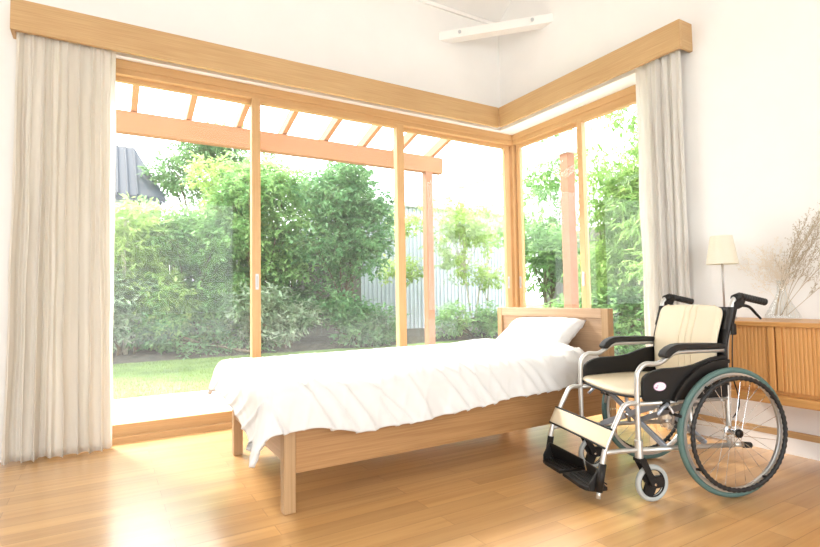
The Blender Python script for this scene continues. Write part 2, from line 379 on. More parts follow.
MB().box(.028, WB - ox, -1.847 - oy, A - oy, Z2 - Z1 - .02, Z2 - Z1).build('top_board', M['pelmet_y'], r)
MB().box(.055, .075, -1.84 - oy, -.35 - oy, Z2 - Z1 - .04, Z2 - Z1 - .02).build('curtain_track', M['white_paint'], r)

# ------------------------------------------------------------------ corner tie beam under the ceiling
r = empty('corner_tie_beam', (-.5, -.36, 3.08)); tag(r, 'white diagonal tie beam high across the room corner', 'beam')
pa = Vector((-.80, WA, 3.120)); pb = Vector((WB, -.67, 3.14)); o3 = Vector((-.5, -.36, 3.08))
d = (pb - pa).normalized(); nn = Vector((d.y, -d.x, 0)).normalized()
w = .045
# ends cut flush with the two walls
def yy(p, q, plane):  # where line p + t d meets a wall
    if plane == 'A': t = (WA - p.y) / d.y
    else: t = (WB - p.x) / d.x
    return p + d * t
vs = []
for z in (-.037, .037):
    for sgn in (-1, 1):
        base = pa + nn * w * sgn + Vector((0, 0, z))
        vs += [yy(base, d, 'A') - o3, yy(base, d, 'B') - o3]
MB().add(vs, [(0,1,3,2),(4,6,7,5),(0,4,5,1),(2,3,7,6),(0,2,6,4),(1,5,7,3)]).build('beam', M['white_paint'], r, bevel=.003)
for t in (.16, .86):
    p = pa.lerp(pb, t); q = (nn if (nn.dot(Vector((-1, -1, 0))) > 0) else -nn)
    c = p + q * w - o3 + Vector((0, 0, .005))
    MB().tube([c, c + q * .012], .014, 12).build('bolt', M['bolt'], r)

# ------------------------------------------------------------------ curtains
def curtain(name, ax, a0, a1, pos, z0, z1, folds, amp, seed, mat, label, flare=.0, botspread=0.0, group=None, thick=.0025):
    rnd = random.Random(seed)
    # irregular pleat phase
    K = 60; ph = [0]
    for k in range(K): ph.append(ph[-1] + (.35 + 1.3 * rnd.random()))
    tot = ph[-1]; ph = [p / tot * folds * 2 * pi for p in ph]
    ampk = [.55 + .75 * rnd.random() for _ in range(K + 1)]
    def fn(u, v):
        z = lerp(z1, z0, v)
        f = u * K; i = min(int(f), K - 1); fr = f - i
        p = lerp(ph[i], ph[i+1], fr); am = lerp(ampk[i], ampk[i+1], fr)
        nz = noise.noise(Vector((u * 5 + seed, v * 1.5, seed)))
        p2 = p + .9 * nz * (0.3 + v)
        am2 = amp * am * (.55 + .45 * sstep(0, .25, v) + .15 * v)
        dd = am2 * sin(p2) * (.45 + .75 * abs(noise.noise(Vector((u * 7, seed, v * .7)))) * 2) + .35 * am2 * sin(.43 * p2 + seed) + .10 * am2 * sin(2.3 * p2 + seed) + flare * v * (1 + .3 * noise.noise(Vector((u * 3, 7, seed))))
        along = lerp(a0, a1, u) + .35 * am2 * cos(p2) + botspread * (u - .5) * v * v + .008 * noise.noise(Vector((u * 9, v * 6, seed)))
        dd += .005 * noise.noise(Vector((u * 14, v * 5, seed + 3)))
        return (along, pos - dd, z) if ax == 'x' else (pos - dd, along, z)
    m = MB(); m.grid(fn, 260, 50)
    o = m.build(name, mat, None, smooth=True, solid=thick)
    return tag(o, label, 'curtain', group)
curtain('curtain', 'x', -3.775, -3.322, -.135, .012, 2.49, 8, .028, 3, M['curtain'], 'beige linen curtain hanging at the left end of the garden windows', flare=.03, botspread=.05)
curtain('sheer_curtain', 'x', -3.50, -3.283, -.090, .010, 2.49, 5, .008, 8, M['sheer'], 'white sheer lining showing at the edge of the left curtain', botspread=.0)
curtain('curtain', 'y', -1.835, -1.60, -.262, .012, 2.49, 4.5, .018, 5, M['curtain_light'], 'beige linen curtain hanging at the right end of the side window', flare=.005)
curtain('sheer_curtain', 'y', -1.80, -1.49, -.220, .010, 2.49, 6, .012, 9, M['sheer'], 'white sheer lining left of the beige side curtain')

# ------------------------------------------------------------------ bed
bx0, bx1, by0, by1 = -2.704, -.672, -1.592, -.613
bed = empty('bed', (-1.7, -1.1, 0)); tag(bed, 'oak single bed frame with panelled headboard by the window', 'bed')
ox, oy = -1.7, -1.1
lg = .05
for (x, y) in ((bx0, by0), (bx0, by1 - lg)):
    MB().box(x - ox, x + lg - ox, y - oy, y + lg - oy, 0, .335).build('leg', M['bed_z'], bed, bevel=.004)
for y in (by0, by1 - lg + .035):
    MB().box(bx1 - lg - ox, bx1 - ox, y - oy - (.0 if y == by0 else 0), y + lg - oy, 0, .775).build('leg', M['bed_z'], bed, bevel=.004)
for y0 in (by0 + .006, by1 - .036):
    MB().box(bx0 + lg - ox, bx1 - lg - ox, y0 - oy, y0 + .03 - oy, .155, .40).build('side_rail', M['bed_x'], bed, bevel=.003)
MB().box(bx0 + .008 - ox, bx0 + .035 - ox, by0 + lg - oy, by1 - lg - oy, .20, .335).build('foot_rail', M['bed_y'], bed, bevel=.003)
hb = MB().box(bx1 - lg - ox, bx1 - ox, by0 + lg - oy, by1 - lg + .035 - oy, .715, .775).box(bx1 - lg - ox, bx1 - ox, by0 + lg - oy, by1 - lg + .035 - oy, .22, .30).build('headboard', M['bed_y'], bed, bevel=.003)
MB().box(bx1 - .034 - ox, bx1 - .016 - ox, by0 + lg - oy, by1 - lg + .035 - oy, .30, .715).build('panel', M['bed_y'], hb)
for k in range(12):
    x = lerp(bx0 + .12, bx1 - .15, k / 11)
    MB().box(x - .03 - ox, x + .03 - ox, by0 + .037 - oy, by1 - .037 - oy, .28, .298).build('slat', M['bed_y'], bed)

m = MB()
mx0, mx1, my0, my1 = bx0 + .055, bx1 - .055, by0 + .045, by1 - .045
m.box(mx0, mx1, my0, my1, .30, .50)
tag(m.build('mattress', M['white_cloth'], bevel=.035, seg=4, smooth=True), 'white mattress lying on the bed frame', 'mattress')

# duvet: a sheet laid over the mattress, rolled over three edges
TX0, TX1, TY0, TY1 = bx0 - .012, -.93, by0 + .030, by1 - .01
R = .085
def roll(d):    # d: distance beyond the edge along the cloth -> (outward, drop)
    if d <= 0: return 0, 0
    if d < R * pi / 2:
        a = d / R; return R * sin(a), R * (1 - cos(a))
    e = d - R * pi / 2; return R + e * .16, R + e * .985
def duvet_fn(u, v):
    # cloth coordinates
    OF, ON, OB = .270, .272, .24
    s = lerp(TX0 - OF, TX1, u); t = lerp(TY0 - ON, TY1 + OB, v)
    # uneven hem on the near side
    if t < TY0:
        k = .70 + .30 * sstep(-1.2, -2.1, s) + .05 * sin(s * 4.0) * sstep(-.9, -1.2, s) - .22 * sstep(-2.35, -2.62, s) + .02 * sstep(-2.68, -2.95, s)
        t = TY0 - (TY0 - t) * k
    dx = max(0, TX0 - s); dy0 = max(0, TY0 - t); dy1 = max(0, t - TY1); dy = dy0 + dy1
    if dx > 0:
        w = (t - TY0) / (TY1 - TY0)
        dx *= .70 + (.34 * max(0, 1 - 1.5 * w) ** 1.3 if w < .66 else .08 * ((w - .66) / .34) ** 2)
    x = min(max(s, TX0), TX1); y = min(max(t, TY0), TY1)
    dd = sqrt(dx * dx + dy * dy)
    if dd > 0:
        cx, cy = dx / dd, dy / dd
        kc = min(1, 4 * cx * cx * cy * cy); e_ = dd * (1 - (.17 if dy0 > 0 else .30) * kc)
        out, drop = roll(e_)
        if e_ > R * pi / 2: e_ -= R * pi / 2; out += .22 * kc * e_; drop -= .06 * kc * e_
        k = 1 + .10 * kc      # the corner stands off in a cone
        x -= out * cx * k; y += (out * cy * k) * (1 if dy1 > 0 else -1)
    else: drop = 0
    z = .520 - drop
    # puffiness
    px = min(1, max(0, (s - TX0) / .3 + .25)); w = min(1, max(0, (t - TY0) / (TY1 - TY0)))
    z += .030 * sstep(-.25, 1, px) * (1 - abs(2 * w - 1) ** 3) * (1 if drop < .06 else .4)
    z += .018 * sstep(TX1 - .35, TX1 - .08, s) * (1 if drop == 0 else max(0, 1 - drop * 5))
    # wrinkles: broad soft swells plus sharper diagonal creases
    P = Vector((s * 1.9 + t * 1.1, t * 2.2 - s * .6, 0))
    z += .018 * noise.noise(P) 
    q = Vector(((s + t * .75) * 10.0, (t - s * .35) * 2.0, 3.3))
    n1 = noise.noise(q); q2 = Vector(((s - t * .25) * 15.0, (t + s * .2) * 3.0, 9.1)); n2 = noise.noise(q2)
    rid = (1 - min(1, abs(n1) * 3.2)); rid2 = (1 - min(1, abs(n2) * 3.2))
    amt = .5 + .9 * sstep(-.25, .12, TY0 + .28 - t) + .2 * sstep(-2.2, -2.7, s)
    wv = .012 * rid * rid * amt + .007 * rid2 * rid2 * amt + .010 * n1
    if drop > .03:
        # folds in the hanging part push outward
        g = sstep(.03, .14, drop)
        wv2 = .016 * noise.noise(Vector((s * 4.5 + t * 2, t * 4.0 - s * 1.2, 5))) + .010 * rid * rid
        g2 = g * (1 - .7 * sstep(.02, .12, min(dx, dy)))
        if dy > 0: y += (wv2 + wv * .6) * g2 * (-1 if dy0 > 0 else 1)
        if dx > 0: x -= (wv2 + wv * .6) * g2 * .45
        z += wv * (1 - g) + .006 * noise.noise(Vector((s * 3, t * 3, 2))) * g
    else: z += wv
    # hem rises into a rounded puffy edge at the pillow end
    e = TX1 - s
    if e < .06: z -= .045 * (1 - e / .06) ** 2
    return (x, y, z)
m = MB(); m.grid(duvet_fn, 210, 170)
duv = m.build('duvet', M['white_cloth'], smooth=True, solid=.022)
tag(duv, 'rumpled white duvet draped over the bed, corners hanging at the foot', 'duvet')

# pillow
def pillow_mesh(W, H, T, n=40):
    m = MB()
    def pt(u, v, side):
        a, c = 2*u - 1, 2*v - 1
        # pinched outline
        x = a * W / 2 * (1 - .06 * (1 - c*c) * abs(a)**3 * 1.0 + 0)
        x = a * W/2 * (1 - .05 * (1 - c**2) * a*a); y = c * H/2 * (1 - .07 * (1 - a**2) * c*c)
        th = T/2 * ((1 - a**4) * (1 - c**4)) ** .5 if abs(a) < 1 and abs(c) < 1 else 0
        th *= (1 + .10 * noise.noise(Vector((a*2.3, c*2.3, side*3))))
        wr = .006 * noise.noise(Vector((a*7, c*7, side))) * (abs(a) + abs(c))
        return (x, y, side * th + (wr if th > 0 else 0))
    for side in (1, -1): m.grid(lambda u, v: pt(u, v, side), n, n)
    return m
m = pillow_mesh(.60, .38, .14)
pil = m.build('pillow', M['white_cloth'], smooth=True)
bm = bmesh.new(); bm.from_mesh(pil.data); bmesh.ops.remove_doubles(bm, verts=bm.verts, dist=1e-4); bmesh.ops.recalc_face_normals(bm, faces=bm.faces); bm.to_mesh(pil.data); bm.free(); pil.data.shade_smooth()
# local x -> across the bed, local y -> up the slope
up = Vector((.235, 0, .165)).normalized(); ac = Vector((.0, -1, .0)); nz = ac.cross(up)
ac = (ac + Vector((.05, 0, .02))).normalized(); nz = ac.cross(up).normalized(); up = nz.cross(ac)
c = Vector((-.885, -1.135, .586))
pil.matrix_world = Matrix(((ac.x, up.x, nz.x, c.x), (ac.y, up.y, nz.y, c.y), (ac.z, up.z, nz.z, c.z), (0,0,0,1)))
tag(pil, 'white pillow propped against the oak headboard', 'pillow')

# ------------------------------------------------------------------ sideboard, lamp, vase
sx0, sy0, sy1 = -.600, -3.70, -2.040
sb = empty('sideboard', (-.4, -2.8, .34)); tag(sb, 'orange-brown wooden sideboard with ribbed sliding doors on the right wall', 'sideboard')
ox, oy, oz = -.4, -2.8, .34
BK = WB - .0
MB().box(sx0 - .004 - ox, BK - ox, sy0 - oy, sy1 - oy, .695 - oz, .717 - oz).build('top', M['side_y'], sb, bevel=.003)
MB().box(sx0 + .03 - ox, BK - ox, sy0 + .02 - oy, sy1 - .02 - oy, .375 - oz, .392 - oz).box(sx0 - ox, BK - ox, sy1 - .022 - oy, sy1 - oy, .375 - oz, .695 - oz)\
    .box(BK - .012 - ox, BK - ox, sy0 - oy, sy1 - .022 - oy, .392 - oz, .695 - oz).build('body', M['side_z'], sb)
MB().box(sx0 - .03 - ox, BK - ox, sy0 - oy, sy1 - oy, .335 - oz, .375 - oz).build('shelf', M['side_y'], sb, bevel=.004)
def tambour(y0, y1, x):
    m = MB(); n = max(2, round((y1 - y0) / .0165)); p = (y1 - y0) / n
    poly = []
    for k in range(n):
        for (f, dxx) in ((.08, .0), (.2, -.001), (.5, -.0014), (.8, -.001), (.92, 0)):
            poly.append((y0 + (k + f) * p, x + dxx))
    poly = [(yq, xq) for yq, xq in poly] + [(y1, x + .012), (y0, x + .012)]
    q = [(xq, yq) for yq, xq in poly]
    return m.prism(q, .392 - oz, .695 - oz, 'xy')
edges = [sy1 - .022, -2.425, -3.05, sy0]
for i in range(3):
    y1_, y0_ = edges[i], edges[i+1]
    dr = tambour(y0_ + .028 - oy, y1_ - .028 - oy if i else y1_ - oy, sx0 + .016 - ox).build('sliding_door', M['side_z'], sb)
    if i < 2 or True:
        MB().box(sx0 + .004 - ox, sx0 + .024 - ox, y0_ + .002 - oy, y0_ + .028 - oy, .392 - oz, .695 - oz).build('handle', M['side_z'], dr, bevel=.003)
    if i: MB().box(sx0 + .010 - ox, sx0 + .03 - ox, y1_ - .028 - oy, y1_ - .004 - oy, .392 - oz, .695 - oz).build('stile', M['side_z'], dr, bevel=.002)

LX, LY, LZ = -.40, -2.10, .717
lamp = empty('table_lamp', (LX, LY, LZ)); tag(lamp, 'small table lamp with cream drum shade on the sideboard', 'lamp')
MB().lathe([(0, 0), (.055, 0), (.058, .004), (.055, .012), (.015, .018), (0, .018)], seg=40).build('base', M['metal_grey'], lamp, smooth=True)
MB().tube([(0, 0, .014), (0, 0, .42)], .0052, 12).build('pole', M['metal_grey'], lamp, smooth=True)
MB().lathe([(.077, .300), (.079, .300), (.054, .456), (.052, .456)], seg=48, closed=True).build('lamp_shade', M['shade'], lamp, smooth=False)

VX, VY, VZ = -.35, -2.36, .717
m = MB().lathe([(0, .004), (.074, .004), (.080, .012), (.077, .025), (.030, .115), (.020, .150), (.019, .19), (.022, .205), (.0195, .205), (.0165, .188), (.0175, .150), (.0275, .115), (.073, .028), (.073, .014), (.0, .014)], c=(0, 0, -.004), seg=48)
vs = m.build('glass_vase', M['vase'], smooth=True); vs.location = (VX, VY, VZ); tag(vs, 'clear conical glass vase on the sideboard holding dried stems', 'vase')

def twiggy(seed, start, end, bend, mat, tips_mat, n1, n2, spread, length, tip_r, stem_r=.0016, tip_n=2):
    """a dried stem with fine branching sprays near its end, one mesh"""
    rnd = random.Random(seed); m = MB(); tips = MB()
    S = Vector(start); E = Vector(end); B_ = Vector(bend)
    main = [S.lerp(E, t) + B_ * sin(pi * t) for t in [k / 8 for k in range(9)]]
    m.tube(main, lambda t: stem_r * (1 - .6 * t), 5, sm=2)
    for k in range(n1):
        t = .40 + .60 * (k + rnd.random() * .6) / n1; i = min(int(t * 8), 7); p = main[i].lerp(main[i+1], t * 8 - i)
        dirv = (E - S).normalized() + Vector((rnd.gauss(0, spread), rnd.gauss(0, spread), rnd.gauss(.1, spread)))
        dirv.normalize(); L = length * (.5 + .7 * rnd.random()) * (1.15 - .6 * abs(t - .6))
        q = [p, p + dirv * L * .5 + Vector((0, 0, .004)), p + dirv * L]
        m.tube(q, lambda t: stem_r * .45 * (1 - .5 * t), 3, cap=False)
        for j in range(n2):
            tt = .3 + .7 * (j + rnd.random()) / n2; pp = q[0].lerp(q[2], tt)
            dv = dirv + Vector((rnd.gauss(0, .5), rnd.gauss(0, .5), rnd.gauss(.1, .5))); dv.normalize()
            l = L * .28 * (.4 + rnd.random()); e = pp + dv * l
            m.tube([pp, e], stem_r * .28, 3, cap=False)
            for h in range(tip_n):
                c = pp.lerp(e, .5 + .5 * rnd.random()) + Vector((rnd.gauss(0, .002), rnd.gauss(0, .002), rnd.gauss(0, .002))); r_ = tip_r * (.6 + .7 * rnd.random())
                tips.add([c + Vector((r_,0,0)), c + Vector((-r_,0,0)), c + Vector((0,r_,0)), c + Vector((0,-r_,0)), c + Vector((0,0,r_*1.3)), c + Vector((0,0,-r_*1.3))],
                         [(0,2,4),(2,1,4),(1,3,4),(3,0,4),(2,0,5),(1,2,5),(3,1,5),(0,3,5)])
    return m, tips
V0 = Vector((VX, VY, VZ))
# camera-right on the wall is -y; white spray leans left (+y), brown sprays lean right
for k, (ey, ez, ex) in enumerate(((.07, .33, -.02), (.11, .30, .03), (.04, .34, .03), (.13, .27, -.05), (.085, .32, .06), (.02, .30, -.04))):
    s0 = Vector((.03 * cos(k), -.045 + .012 * k * .6, .02)); mid_ = Vector((0, 0, 0))
    mm, tt = twiggy(40 + k, s0, Vector((ex, ey, ez)), Vector((0, -.02, 0)), None, None, 18, 8, .55, .085, .0019, .0011)
    o = mm.build('dried_spray', M['dry_white']); o.location = V0; tag(o, 'fine pale dried flower spray leaning left in the glass vase', 'dried flower', 'pale dried sprays in the vase')
    tag(tt.build('blossom', M['dry_white'], o), kind='stuff')
for k, (ey, ez, ex) in enumerate(((-.12, .48, .0), (-.16, .50, .03), (-.20, .50, -.03), (-.26, .47, .02), (-.33, .42, -.02), (-.15, .43, .06), (-.22, .53, .04), (-.38, .38, .03))):
    s0 = Vector((.03 * cos(k * 2), .04 - .008 * k, .02))
    mm, tt = twiggy(70 + k, s0, Vector((ex, ey, ez)), Vector((0, .03 + .006 * k, -.01 * k)), None, None, 17, 7, .28, .10, .0021, .0015)
    o = mm.build('dried_branch', M['dry_brown']); o.location = V0; tag(o, 'brown dried branch with feathery tips leaning right out of the vase', 'dried branch', 'brown dried branches in the vase')
    tag(tt.build('feathery_tip', M['dry_brown_tip'], o), kind='stuff')

# ------------------------------------------------------------------ wheelchair
TH = radians(161.759); NL = Vector((-sin(TH), cos(TH), 0)); T = .537
wl = Vector((-1.03406, -2.4491, 0)) - NL * T / 2
wc = empty('wheelchair', wl, TH); tag(wc, 'wheelchair with cream seat, black armrests and teal rear tyres beside the bed', 'wheelchair')
AX = .2712                        # axle height = tyre radius
def part(m, name, mat, parent=None, **k): return m.build(name, M[mat], parent or wc, **k)
spoke_me = None
for side, S in ((1, T/2), (-1, -T/2)):          # local +y = sitter's left = camera side
    wf = S - side * .05                        # frame plane
    P = lambda a, z, off=0: (a, wf + side * off, z)
    # --- rear wheel
    wh = MB().lathe([(.0, -.03), (.018, -.03), (.020, -.022), (.012, -.018), (.012, .018), (.020, .022), (.018, .03), (0, .03)], c=(0, S, AX), axis='y', seg=20)
    wheel = part(wh, 'wheel', 'chrome', smooth=False)
    q = [(AX - .0125 + .0125 * cos(a), .0125 * sin(a)) for a in [2*pi*k/12 for k in range(12)]]
    part(MB().lathe(q, c=(0, S, AX), axis='y', seg=96, closed=True), 'tire', 'teal_tire', wheel, smooth=True)
    q = [(.249, -.010), (.249, .010), (.240, .0105), (.232, .005), (.232, -.005), (.240, -.0105)]
    part(MB().lathe(q, c=(0, S, AX), axis='y', seg=96, closed=True), 'rim', 'alu', wheel, smooth=False)
    part(MB().lathe([(0, .030), (.016, .026), (.018, .029), (.017, .036), (.0, .038)] if side > 0 else [(0, -.030), (.016, -.026), (.018, -.029), (.017, -.036), (.0, -.038)], c=(0, S, AX), axis='y', seg=20), 'hub_cap', 'black_plastic', wheel, smooth=True)
    # wavy black push rim
    so = S + side * .036
    hr = MB(); base = 0; n = 240; sg = 8; nv = len(hr.v)
    for i in range(n):
        a = 2*pi*i/n; R0 = .230; rr = .0095 + .0014 * sin(a * 60)
        for k in range(sg):
            bb = 2*pi*k/sg; rad = R0 + rr * cos(bb)
            hr.v.append((rad * sin(a), so + rr * .8 * sin(bb), AX + rad * cos(a)))
    for i in range(n):
        for k in range(sg):
            hr.f.append((i*sg + k, i*sg + (k+1) % sg, ((i+1) % n)*sg + (k+1) % sg, ((i+1) % n)*sg + k))
    part(hr, 'push_rim', 'black_rubber', wheel, smooth=True)
    for k in range(4):
        a = radians(35 + 90 * k); r0 = .238; r1 = .230
        part(MB().tube([(r0 * sin(a), S + side * .008, AX + r0 * cos(a)), (r1 * sin(a), so, AX + r1 * cos(a))], .006, 8), 'rim_bracket', 'black_plastic', wheel, smooth=True)
    for k in range(28):
        a = 2*pi*k/28; da = (.55 if k % 2 else -.55); hs = .024 if (k // 2) % 2 else -.024
        p0 = Vector((.018 * sin(a + da * 2), S + hs, AX + .018 * cos(a + da * 2))); p1 = Vector((.234 * sin(a), S, AX + .234 * cos(a)))
        part(MB().tube([p0, p1], .0011, 5), 'spoke', 'chrome', wheel)
    # --- caster
    ca, cz, cr = .363, .0755, .0755
    cs = part(MB().tube([P(.418, .182), P(.418, .256)], .0165, 16), 'caster', 'alu', smooth=True, bevel=.002)
    q = [(cr - .011 + .011 * cos(a), .013 * sin(a)) for a in [2*pi*k/12 for k in range(12)]]
    part(MB().lathe(q, c=P(ca, cz), axis='y', seg=48, closed=True), 'caster_tire', 'grey_tire', cs, smooth=True)
    hubm = MB().lathe([(.054, -.008), (.066, -.010), (.066, .010), (.054, .008)], c=P(ca, cz), axis='y', seg=40, closed=True)
    for k in range(3):
        a = 2*pi*k/3 + .6; e = (sin(a), cos(a)); w2 = .013
        cc = P(ca, cz)
        def pt(r, t): return (ca + r * sin(a) + t * cos(a), cz + r * cos(a) - t * sin(a))
        hubm.prism([pt(.005, -w2*1.9), pt(.058, -w2*1.7), pt(.058, w2*1.7), pt(.005, w2*1.9)], wf - .007, wf + .007)
    hubm.lathe([(0, -.012), (.018, -.012), (.018, .012), (0, .012)], c=P(ca, cz), axis='y', seg=20)
    part(hubm, 'caster_hub', 'black_plastic', cs)
    fk = MB()
    for o2 in (-.019, .019):
        fk.prism([(.432, .178), (.398, .178), (.372, .120), (.350, .078), (.360, .062), (.378, .064), (.392, .100)], wf + o2 - .003, wf + o2 + .003)
    fk.box(.397, .433, wf - .022, wf + .022, .168, .182)
    part(fk, 'fork', 'black_plastic', cs, bevel=.002)
    part(MB().tube([P(ca, cz, -.025), P(ca, cz, .025)], .005, 10), 'axle_bolt', 'chrome', cs)
    # --- side frame tubes (one continuous bent tube plus rails)
    fr = MB()
    fr.tube([P(.418, .21), P(.418, .40), P(.416, .49), P(.412, .528), P(.396, .552), P(.371, .566), P(.34, .5645), P(.31, .566), P(.28, .581), P(.255, .597), P(.225, .608), P(.18, .611), P(-.032, .611)], .0108, 12, sm=4)
    part(fr, 'armrest_tube', 'alu', smooth=True)
    part(MB().tube([P(.418, .212), P(.2, .208), P(-.05, .20)], .0105, 12).tube([P(.418, .402), P(.2, .402), P(-.03, .40)], .010, 12).tube([P(.17, .40), P(.15, .21)], .009, 10), 'side_frame', 'alu', smooth=True)
    bk = part(MB().tube([P(-.028, .19), P(-.028, .45), P(-.032, .62), P(-.048, .70), P(-.062, .775), P(-.075, .815), P(-.096, .838), P(-.13, .842)], .011, 12, sm=4), 'back_post', 'alu', smooth=True)
    part(MB().tube([P(-.05, .202), P(-.10, .197)], .010, 10), 'tipping_bar', 'alu', smooth=True)
    part(MB().tube([P(-.095, .197), P(-.135, .192)], .013, 10), 'tipping_bar_cap', 'black_rubber', smooth=True)
    # push handle grip with brake lever
    def rg(t): return .0155 + .0012 * sin(t * 60)
    g = part(MB().tube([Vector(P(-.12, .843)).lerp(Vector(P(-.25, .815)), k/40) for k in range(41)], rg, 14), 'push_handle', 'black_rubber', smooth=True)
    part(MB().tube([P(-.085, .832), P(-.12, .843)], .0185, 14), 'collar', 'black_plastic', g, smooth=True)
    br = MB().tube([P(-.085, .80, .004), P(-.115, .803, .012), P(-.15, .795, .014), P(-.185, .765, .012), P(-.212, .742, .01)], lambda t: .008 - .003 * t, 8, sm=3)
    part(br, 'brake_lever', 'black_plastic', g, smooth=True)
    part(MB().prism([(-.072, .815), (-.10, .835), (-.135, .825), (-.12, .797), (-.095, .787), (-.075, .79)], wf - .014, wf + .014), 'lever_bracket', 'black_plastic', g, bevel=.003)
    # cable from lever to the wheel hub
    part(MB().tube([P(-.085, .79, .012), P(-.06, .72, .016), P(-.05, .64, .016), P(-.048, .5, .014), P(-.075, .42, .008), P(-.085, .36, .0), P(-.06, .31, -.01)], .0028, 6, sm=5), 'brake_cable', 'black_plastic', smooth=True)
    part(MB().box(-.074, -.050, wf - .013, wf + .020, .675, .725), 'cable_clip', 'black_plastic', bevel=.005)
    # --- armrest pad
    prof = [(.290, .588), (.296, .600), (.285, .618), (.262, .634), (.235, .644), (.20, .647), (.10, .645), (.0, .640), (-.012, .634), (-.012, .622), (.0, .618), (.19, .621), (.225, .619), (.252, .604), (.272, .588)]
    part(MB().prism(prof, wf - .024, wf + .024), 'armrest_pad', 'black_vinyl', bevel=.007, seg=3, smooth=True)
    # --- skirt guard
    up_ = [(.398, .43), (.398, .49), (.392, .510), (.372, .526), (.34, .538), (.30, .545), (.24, .546), (.19, .548), (.14, .556), (.094, .570), (.05, .582), (.0, .588), (-.022, .588)]
    prof = up_ + [(-.022, .41), (.22, .41), (.39, .412)]
    sk = part(MB().prism(prof, wf + side * .004 - .009, wf + side * .004 + .009), 'skirt_guard', 'black_plastic', bevel=.004)
    # curved mudguard over the wheel
    mg = MB(); pts = []
    for k in range(25):
        a = radians(lerp(62, -4, k/24)); r_ = .302; pts.append((r_ * sin(a), AX + r_ * cos(a)))
    inner = [(.286 / .302 * x, AX + (z - AX) * .286 / .302) for x, z in pts]
    lo = [p for p in pts if p[1] < .578]
    poly = pts + inner[::-1]
    y0, y1 = wf + side * .010, wf + side * .030
    for i in range(len(pts) - 1):
        a, b2, c2, d2 = pts[i], pts[i+1], inner[i+1], inner[i]
        ys = sorted((y0, y1))
        mg.prism([a, b2, c2, d2], ys[0], ys[1])
    part(mg, 'mudguard', 'black_plastic', sk)
    if side > 0:
        yb = wf + .0135
        el = lambda a0, b0, rx, rz, n=40: [(a0 + rx * cos(2*pi*k/n), b0 + rz * sin(2*pi*k/n)) for k in range(n)]
        lg_ = part(MB().prism(el(.318, .472, .030, .0185), yb - .001, yb + .0012), 'badge', 'logo_pink', sk); lg_['label'] = 'oval white and pink maker badge'
        # sub level of the guard: the badge is drawn as rings of its own mesh
        part(MB().prism(el(.318, .472, .0275, .0165), yb + .0012, yb + .0018), 'badge_face', 'logo_white', sk)
        part(MB().prism(el(.335, .468, .006, .0045, 16), yb + .0018, yb + .0023).prism(el(.329, .4755, .004, .003, 14), yb + .0018, yb + .0023), 'badge_emblem', 'logo_pink', sk)
        sc = MB()
        for j, (zz, n_) in enumerate(((.478, 7), (.470, 9))):
            sc.tube([(.322 - .0032 * k, yb + .002, zz + (.0022 if k % 2 else -.0018)) for k in range(n_)], .0006, 4)
        part(sc, 'badge_script', 'logo_grey', sk)
    # --- leg rest hanger
    part(MB().tube([P(.419, .405), P(.455, .406), P(.482, .396), P(.505, .360), P(.538, .30), P(.571, .235), P(.590, .169), P(.605, .09)], .0108, 12, sm=4)
         .tube([P(.43, .214), P(.50, .216), P(.580, .215)], .010, 12, sm=3), 'legrest_hanger', 'alu', smooth=True)
    part(MB().tube([P(.587, .172), P(.609, .062)], .0150, 12), 'hanger_clamp', 'black_plastic', smooth=True)
    part(MB().tube([P(.607, .066), P(.613, .036)], .0095, 12), 'hanger_tip', 'alu', smooth=True)
    # --- footplate (tilted up at the toe) with outer side wall
    i0 = wf - side * .016; i1 = side * .006
    Y = lambda q: lerp(wf - side * .010, side * .012, q)      # q = 0 outer end, 1 inner end
    fp = MB(); outl = [(.562, 0), (.600, -.02), (.628, .02), (.650, .12), (.657, .3), (.657, 1), (.530, 1)]
    n_ = len(outl)
    fp.add([(a, Y(q), .058 + .004 * q) for a, q in outl] + [(a, Y(q), .073 + .004 * q) for a, q in outl],
           [tuple(range(n_)), tuple(range(n_, 2*n_))] + [(k, (k+1) % n_, (k+1) % n_ + n_, k + n_) for k in range(n_)])
    for k in range(5): fp.bar((.55 + .02 * k, Y(.12), .075), (.55 + .02 * k, Y(.92), .078), .006, .005)
    wv = [(.585, 0, .066), (.535, 1, .066), (.545, 1, .118), (.604, .0, .146)]
    fp.add([(a, Y(q), z) for a, q, z in wv] + [(a - .009, Y(q), z) for a, q, z in wv], [(0,1,2,3),(4,5,6,7),(0,1,5,4),(1,2,6,5),(2,3,7,6),(3,0,4,7)])
    fp.add([(.585, Y(-.02), .062), (.640, Y(.02), .062), (.640, Y(.02), .090), (.604, Y(-.02), .146), (.585, Y(.03), .062), (.640, Y(.07), .062), (.640, Y(.07), .090), (.604, Y(.03), .146)],
           [(0,1,2,3),(4,5,6,7),(0,1,5,4),(1,2,6,5),(2,3,7,6),(3,0,4,7)])
    part(fp, 'footplate', 'black_plastic', bevel=.003)
    part(MB().tube([P(.606, .075, .0), (.600, i0 - side * .02, .072)], .011, 10), 'footplate_hinge', 'black_plastic', smooth=True)
    # --- parking brake
    pb = part(MB().box(.270, .306, wf + side * .0 - .016, wf + .016, .372, .418), 'parking_brake', 'black_plastic', bevel=.005)
    yo = wf + side * .022
    part(MB().tube([(.288, yo, .395), (.262, yo, .355), (.27, yo, .31)], .006, 8), 'brake_arm', 'metal_grey', pb, smooth=True)
    part(MB().tube([(.262, wf - .0, .355), (.262, S + side * .012, .355)], .007, 8), 'brake_shoe', 'black_plastic', pb, smooth=True)
    part(MB().tube([(.290, yo, .40), (.325, yo + side * .01, .385), (.352, yo + side * .015, .36)], .0075, 8), 'brake_handle', 'steel_blue', pb, smooth=True)
